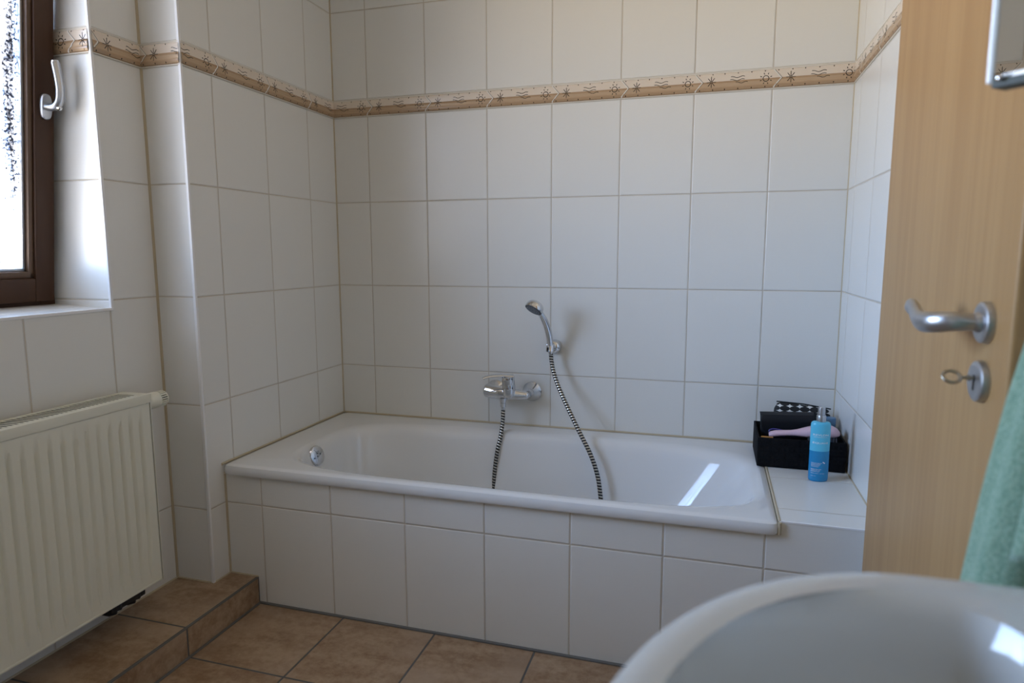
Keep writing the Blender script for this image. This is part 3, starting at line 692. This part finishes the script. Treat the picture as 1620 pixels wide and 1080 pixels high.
m.rings(R); tw = tag(m.build('towel', tm), 'green terry towel hanging at the right edge between door and washbasin', 'towel')
m = MB(); R = []
for i in range(31):   # overlapping outer fold of the cloth
    t = i / 30; z = 1.17 - .30 * t; k = t ** .8
    out = []
    for j in range(25):
        a_ = math.radians(-150 + 130 * j / 24)
        rr_ = .018 + .068 * k + .004 * sin(5 * a_ + 3 * t); ry = .014 + .055 * k
        out.append((TXc + .012 + rr_ * cos(a_), TYc - .004 + ry * sin(a_), z - .01 * cos(a_ * 2)))
    R.append(out)
m.rings(R, 0, False, False, closed=False)
fo = m.build('outer_fold', tm, tw); so = fo.modifiers.new('thick', 'SOLIDIFY'); so.thickness = .007
hk = thing('towel_hook', (XR, TYc, 1.22), 'small chrome wall hook carrying the green towel', 'hook')
m = MB(); m.lathe([(.018, 0), (.018, .005), (.015, .008)], 24, 0, align((XR, TYc, 1.225), (-1, 0, 0))); m.tube(spline([(XR - .006, TYc, 1.225), (XR - .05, TYc, 1.215), (XR - .087, TYc, 1.215), (XR - .105, TYc, 1.24)], 6), .005, 12); m.build('hook_arm', M['chrome'], hk)

# ------------------------------------------------------------------ storage box and its contents
wm = mat('black_woven_fabric', (.004, .004, .005), .8, Specular_IOR_Level=.15)
ob = coord(wm); ck = N(wm, 'ShaderNodeTexBrick'); L(wm, mapped(wm, ob, (1, 1, 1)), ck.inputs[0])
wv1 = N(wm, 'ShaderNodeTexWave', wave_type='BANDS', bands_direction='X'); wv1.inputs['Scale'].default_value = 22; L(wm, ob, wv1.inputs[0])
wv2 = N(wm, 'ShaderNodeTexWave', wave_type='BANDS', bands_direction='Z'); wv2.inputs['Scale'].default_value = 22; L(wm, ob, wv2.inputs[0])
setn(wm, bump(wm, math_(wm, 'MAXIMUM', wv1.outputs['Fac'], wv2.outputs['Fac']), .6, .002))
BX0, BX1, BY0, BY1, BZ0, BZ1 = 1.658, 1.914, -.292, -.072, .4685, .562
box = thing('storage_box', ((BX0 + BX1) / 2, (BY0 + BY1) / 2, BZ0), 'black woven open storage box in the corner of the tiled ledge', 'storage box')
m = MB(); t_ = .006
m.box((BX0, BY0, BZ0), (BX1, BY0 + t_, BZ1), 0, .002); m.box((BX0, BY1 - t_, BZ0), (BX1, BY1, BZ1), 0, .002)
m.box((BX0, BY0 + t_, BZ0), (BX0 + t_, BY1 - t_, BZ1), 0, .002); m.box((BX1 - t_, BY0 + t_, BZ0), (BX1, BY1 - t_, BZ1), 0, .002)
m.box((BX0 + t_, BY0 + t_, BZ0), (BX1 - t_, BY1 - t_, BZ0 + .004), 0); m.build('box_walls', wm, box)
m = MB()
for i in range(12):
    x = BX0 + .012 + i * .0211
    for j in range(4):
        if (i + j) % 2 == 0: m.box((x - .0095, BY0 - .0012, BZ0 + .006 + j * .022), (x + .0095, BY0 + .001, BZ0 + .026 + j * .022), 0, .001)
m.build('woven_strips', wm, box)
# black toiletry pouch with flap
po_ = thing('toiletry_pouch', (1.755, -.165, .473), 'black leather pouch with a curved flap standing in the box', 'pouch')
pm = mat('black_soft_leather', (.009, .010, .013), .55, Specular_IOR_Level=.3)
PR_ = Matrix.Translation((1.757, -.160, .480)) @ Matrix.Rotation(math.radians(-3), 4, 'Y') @ Matrix.Rotation(math.radians(10), 4, 'X')
m = MB(); m.box((-.080, -.022, 0), (.080, .022, .142), 0, .014, PR_, 4); m.build('body', pm, po_)
m = MB(); fl = []
for i in range(29):
    x = -.0815 + .163 * i / 28; q = abs(x) / .0815
    zb = .062 + .0 * q + .050 * max(0, (q - .45) / .55) ** 2.2
    col = [(x, .018, .141), (x, .0, .1475), (x, -.019, .145), (x, -.0255, .132)] + [(x, -.0265, .132 + (zb - .132) * k_ / 6) for k_ in range(1, 7)]
    fl.append(col)
m.rings(fl, 0, False, False, closed=False, M4=PR_); ff = m.build('flap', pm, po_); s_ = ff.modifiers.new('thick', 'SOLIDIFY'); s_.thickness = .0025
for x in (.012, .022, .030):
    m = MB(); m.lathe([(.0014, 0), (.0012, .001)], 10, 0, PR_ @ align((x, -.0285, .068), (0, -1, 0)))
    m.build('stud', M['chrome'], po_)
# patterned pouch behind
pt = thing('patterned_pouch', (1.805, -.098, .473), 'black cosmetic pouch with white triangle pattern, behind the leather pouch', 'pouch')
cm = mat('black_white_triangle_fabric', (.02, .02, .02), .7)
ob = coord(cm); sx = N(cm, 'ShaderNodeSeparateXYZ'); L(cm, ob, sx.inputs[0])
fx = math_(cm, 'FRACT', math_(cm, 'MULTIPLY', sx.outputs[0], 1 / .031)); fz = math_(cm, 'FRACT', math_(cm, 'MULTIPLY', sx.outputs[2], 1 / .017))
ax_ = math_(cm, 'ABSOLUTE', math_(cm, 'SUBTRACT', fx, .5)); az = math_(cm, 'ABSOLUTE', math_(cm, 'SUBTRACT', fz, .5))
d2 = math_(cm, 'ADD', math_(cm, 'MULTIPLY', math_(cm, 'SUBTRACT', ax_, .0), math_(cm, 'SUBTRACT', ax_, .0)), math_(cm, 'MULTIPLY', az, az))
setc(cm, mixc(cm, math_(cm, 'GREATER_THAN', d2, .262), (.012, .012, .012), (.75, .74, .70)))
m = MB(); PP = Matrix.Translation((1.802, -.100, .560)) @ Matrix.Rotation(math.radians(5.5), 4, 'Y')
rg = []
for i in range(25):
    t = i / 24; x = -.088 + .176 * t; e_ = (max(0, 1 - abs(2 * t - 1) ** 8)) ** .5
    rg.append([(x, .013 * e_ * c_, .074 * (.5 + .5 * s_q * (.35 + .65 * e_))) for c_, s_q in [se(2 * pi * j / 20, 1, 1, 3) for j in range(20)]])
m.rings(rg, M4=PP); m.build('fabric_body', cm, pt)
m = MB(); m.tube([PP @ V((-.084, -.002, .0735)), PP @ V((.0, -.002, .0775)), PP @ V((.086, -.002, .0735))], .0022, 8); m.build('zip', M['black'], pt)
# pink hair brush
hb = thing('hair_brush', (1.795, -.262, .565), 'pale pink hair brush lying across the front of the black box', 'hair brush')
pk = mat('pale_pink_plastic', (.62, .43, .50), .35)
m = MB()
st = [(1.6925, .5655, .0055, .010), (1.697, .567, .0085, .014), (1.712, .5705, .0095, .017), (1.735, .5735, .0090, .016), (1.757, .5755, .0090, .0155), (1.775, .5775, .0105, .018), (1.80, .5815, .0150, .026), (1.825, .5855, .0185, .033), (1.85, .5885, .0195, .036), (1.875, .5885, .0175, .034), (1.89, .5860, .0125, .027), (1.897, .5835, .0060, .014)]
st = [tuple(a) for a in [V((x, z, a, b)) if False else (x, z, a, b) for x, z, a, b in st]]
rg = [[(x, -.260 + rb_ * c_ * .8, z + ra * s_q) for c_, s_q in [se(2 * pi * j / 24, 1, 1, 2.3) for j in range(24)]] for x, z, ra, rb_ in st]
m.rings(rg); hbb = m.build('brush_body', pk, hb)
m = MB()
for i in range(11):
    for j in range(4):
        x = 1.808 + i * .0078; y = -.282 + j * .0125
        m.tube([(x, y, .5735), (x + .0006, y - .001, .556 - .002 * (j % 2))], .0007, 6)
m.build('bristles', mat('grey_bristles', (.12, .11, .12), .5), hb)
# purple glasses frame / hair clip
gm = mat('purple_plastic', (.06, .05, .20), .25)
m = MB(); c0 = V((1.722, -.215, .560))
pts = [(1.765, -.222, .560), (1.748, -.222, .5675), (1.728, -.220, .5725), (1.708, -.218, .5735), (1.697, -.218, .5680), (1.702, -.222, .5610), (1.722, -.226, .5570), (1.745, -.228, .5550)]
m.tube(spline(pts, 6), .0026, 10); tag(m.build('hair_clasp', gm), 'dark purple looped plastic clasp above the brush handle', 'hair clasp')
cmb = thing('comb', (1.68, -.262, .556), 'amber brown comb end showing beside the pink brush handle', 'comb')
om = mat('amber_plastic', (.42, .20, .05), .35); m = MB(); m.box((1.668, -.284, .5590), (1.704, -.276, .5640), 0, .0018); m.build('comb_spine', om, cmb)
m = MB()
for i in range(11): m.box((1.670 + i * .003, -.2825, .537), (1.6715 + i * .003, -.2775, .5605), 0)
m.build('comb_teeth', om, cmb)
bt = thing('blue_jar', (1.893, -.125, .473), 'small blue plastic tub at the right rear of the black box', 'jar')
m = MB(); m.lathe([(.015, 0), (.0165, .002), (.0165, .098), (.0155, .100)], 28, 0, Matrix.Translation((1.891, -.125, .473))); m.build('jar_body', mat('deep_blue_plastic', (.03, .12, .32), .3), bt)
m = MB(); m.lathe([(.0168, .101), (.0172, .104), (.0172, .126), (.0155, .129), (.01, .1295)], 28, 0, Matrix.Translation((1.891, -.125, .473))); m.build('jar_lid', mat('grey_blue_plastic', (.10, .22, .38), .35), bt)

# ------------------------------------------------------------------ spray bottle
BXc, BYc = 1.8245, -.378
sb = thing('spray_bottle', (BXc, BYc, LZ), 'turquoise and blue conditioner spray bottle with silver cap in front of the box', 'bottle')
lm = mat('light_blue_liquid_plastic', (.10, .50, .70), .22, Subsurface_Weight=.0); dm = mat('deep_blue_liquid_plastic', (.012, .22, .46), .22)
AX_, AY_ = .0278, .0195
BA = math.radians(9)   # turned towards the room
BMX = Matrix.Translation((BXc, BYc, LZ)) @ Matrix.Rotation(BA, 4, 'Z')
def br_(s_, z, r0=None): return [((r0 or AX_ * s_) * cos(2 * pi * j / 48), (r0 or AY_ * s_) * sin(2 * pi * j / 48), z) for j in range(48)]
HT = .178; HM = .093
m = MB()
m.rings([br_(.90, .0006), br_(.97, .003), br_(1.0, .008), br_(1.0, .03), br_(1.0, .06), br_(1.0, HM)], 1, True, False, M4=BMX)
m.rings([br_(1.0, HM), br_(1.0, .13), br_(1.0, HT - .012), br_(.985, HT - .006), br_(.93, HT - .0015), br_(.80, HT + .0012), br_(.6, HT + .002), br_(0, HT + .003, .0125)], 0, False, True, M4=BMX)
m.build('bottle_body', [lm, dm], sb)
m = MB(); m.lathe([(.0128, HT + .002), (.0132, HT + .004), (.0132, HT + .018), (.0125, HT + .020), (.0105, HT + .0205)], 32, 0, BMX); m.build('collar', M['satin'], sb)
m = MB(); m.lathe([(.0102, HT + .020), (.0102, HT + .040), (.0096, HT + .044), (.0075, HT + .0455), (.003, HT + .046)], 32, 0, BMX); m.build('spray_cap', M['satin'], sb)
white = mat('white_print', (.78, .82, .84), .5)
def print_text(txt, cx, z, h, width=None, parent=sb, bold=0):
    cu = bpy.data.curves.new('t', 'FONT'); cu.body = txt; cu.size = 1; cu.align_x = 'LEFT'; cu.offset = bold; cu.resolution_u = 4
    to = bpy.data.objects.new('t', cu); COL.objects.link(to); bpy.context.view_layer.update()
    me = bpy.data.meshes.new_from_object(to.evaluated_get(bpy.context.evaluated_depsgraph_get()))
    xs = [v.co.x for v in me.vertices]; ys_ = [v.co.y for v in me.vertices]
    xa, xb, ya_, yb = min(xs), max(xs), min(ys_), max(ys_)
    sc = h / (yb - ya_); sx_ = (width / (xb - xa)) if width else sc
    vs = []
    for v in me.vertices:
        X_ = cx + (v.co.x - xa) * sx_; Z_ = z + (v.co.y - ya_) * sc
        X_ = max(-AX_ * .97, min(AX_ * .97, X_))
        vs.append((X_, -AY_ * sqrt(1 - (X_ / AX_) ** 2) - .0003, Z_))
    fs = [tuple(p.vertices) for p in me.polygons]
    bpy.data.objects.remove(to); bpy.data.curves.remove(cu); bpy.data.meshes.remove(me)
    return vs, fs
m = MB()
for txt, cx, z, h, wd in (('REVLON', -.0235, .1395, .0060, .041), ('PROFESSIONAL', -.0215, .1350, .0019, .037), ('EQUAVE', -.0235, .1150, .0062, .041),
                          ('INSTANT BEAUTY', -.0240, .0560, .0022, .028), ('HYDRO NUTRITIVE', -.0240, .0525, .0022, .023), ('DETANGLING', -.0240, .0490, .0022, .021), ('CONDITIONER', -.0240, .0455, .0018, .018),
                          ('KERATIN AND', -.0240, .0375, .0022, .026), ('LEAVE-IN CARE', -.0240, .0340, .0022, .023), ('FOR DRY HAIR', -.0240, .0305, .0022, .021), ('PROFESSIONAL USE ONLY', -.0240, .0255, .0013, .036), ('200 ML', -.0240, .0175, .0014, .012)):
    vs, fs = print_text(txt, cx, z, h, wd); m.add(vs, fs, 0, False, BMX)
m.build('label_text', white, sb); m = MB()
for cx, z in ((.0068, .0605), (.0100, .0580)):
    q = []
    for j in range(10):
        a = 2 * pi * j / 10; X_ = cx + .0019 * cos(a); q.append((X_, -AY_ * sqrt(1 - (X_ / AX_) ** 2) - .0003, z + .0017 * sin(a)))
    m.add(q, [tuple(range(10))], 0, False, BMX)
m.build('label_emblem', white, sb)
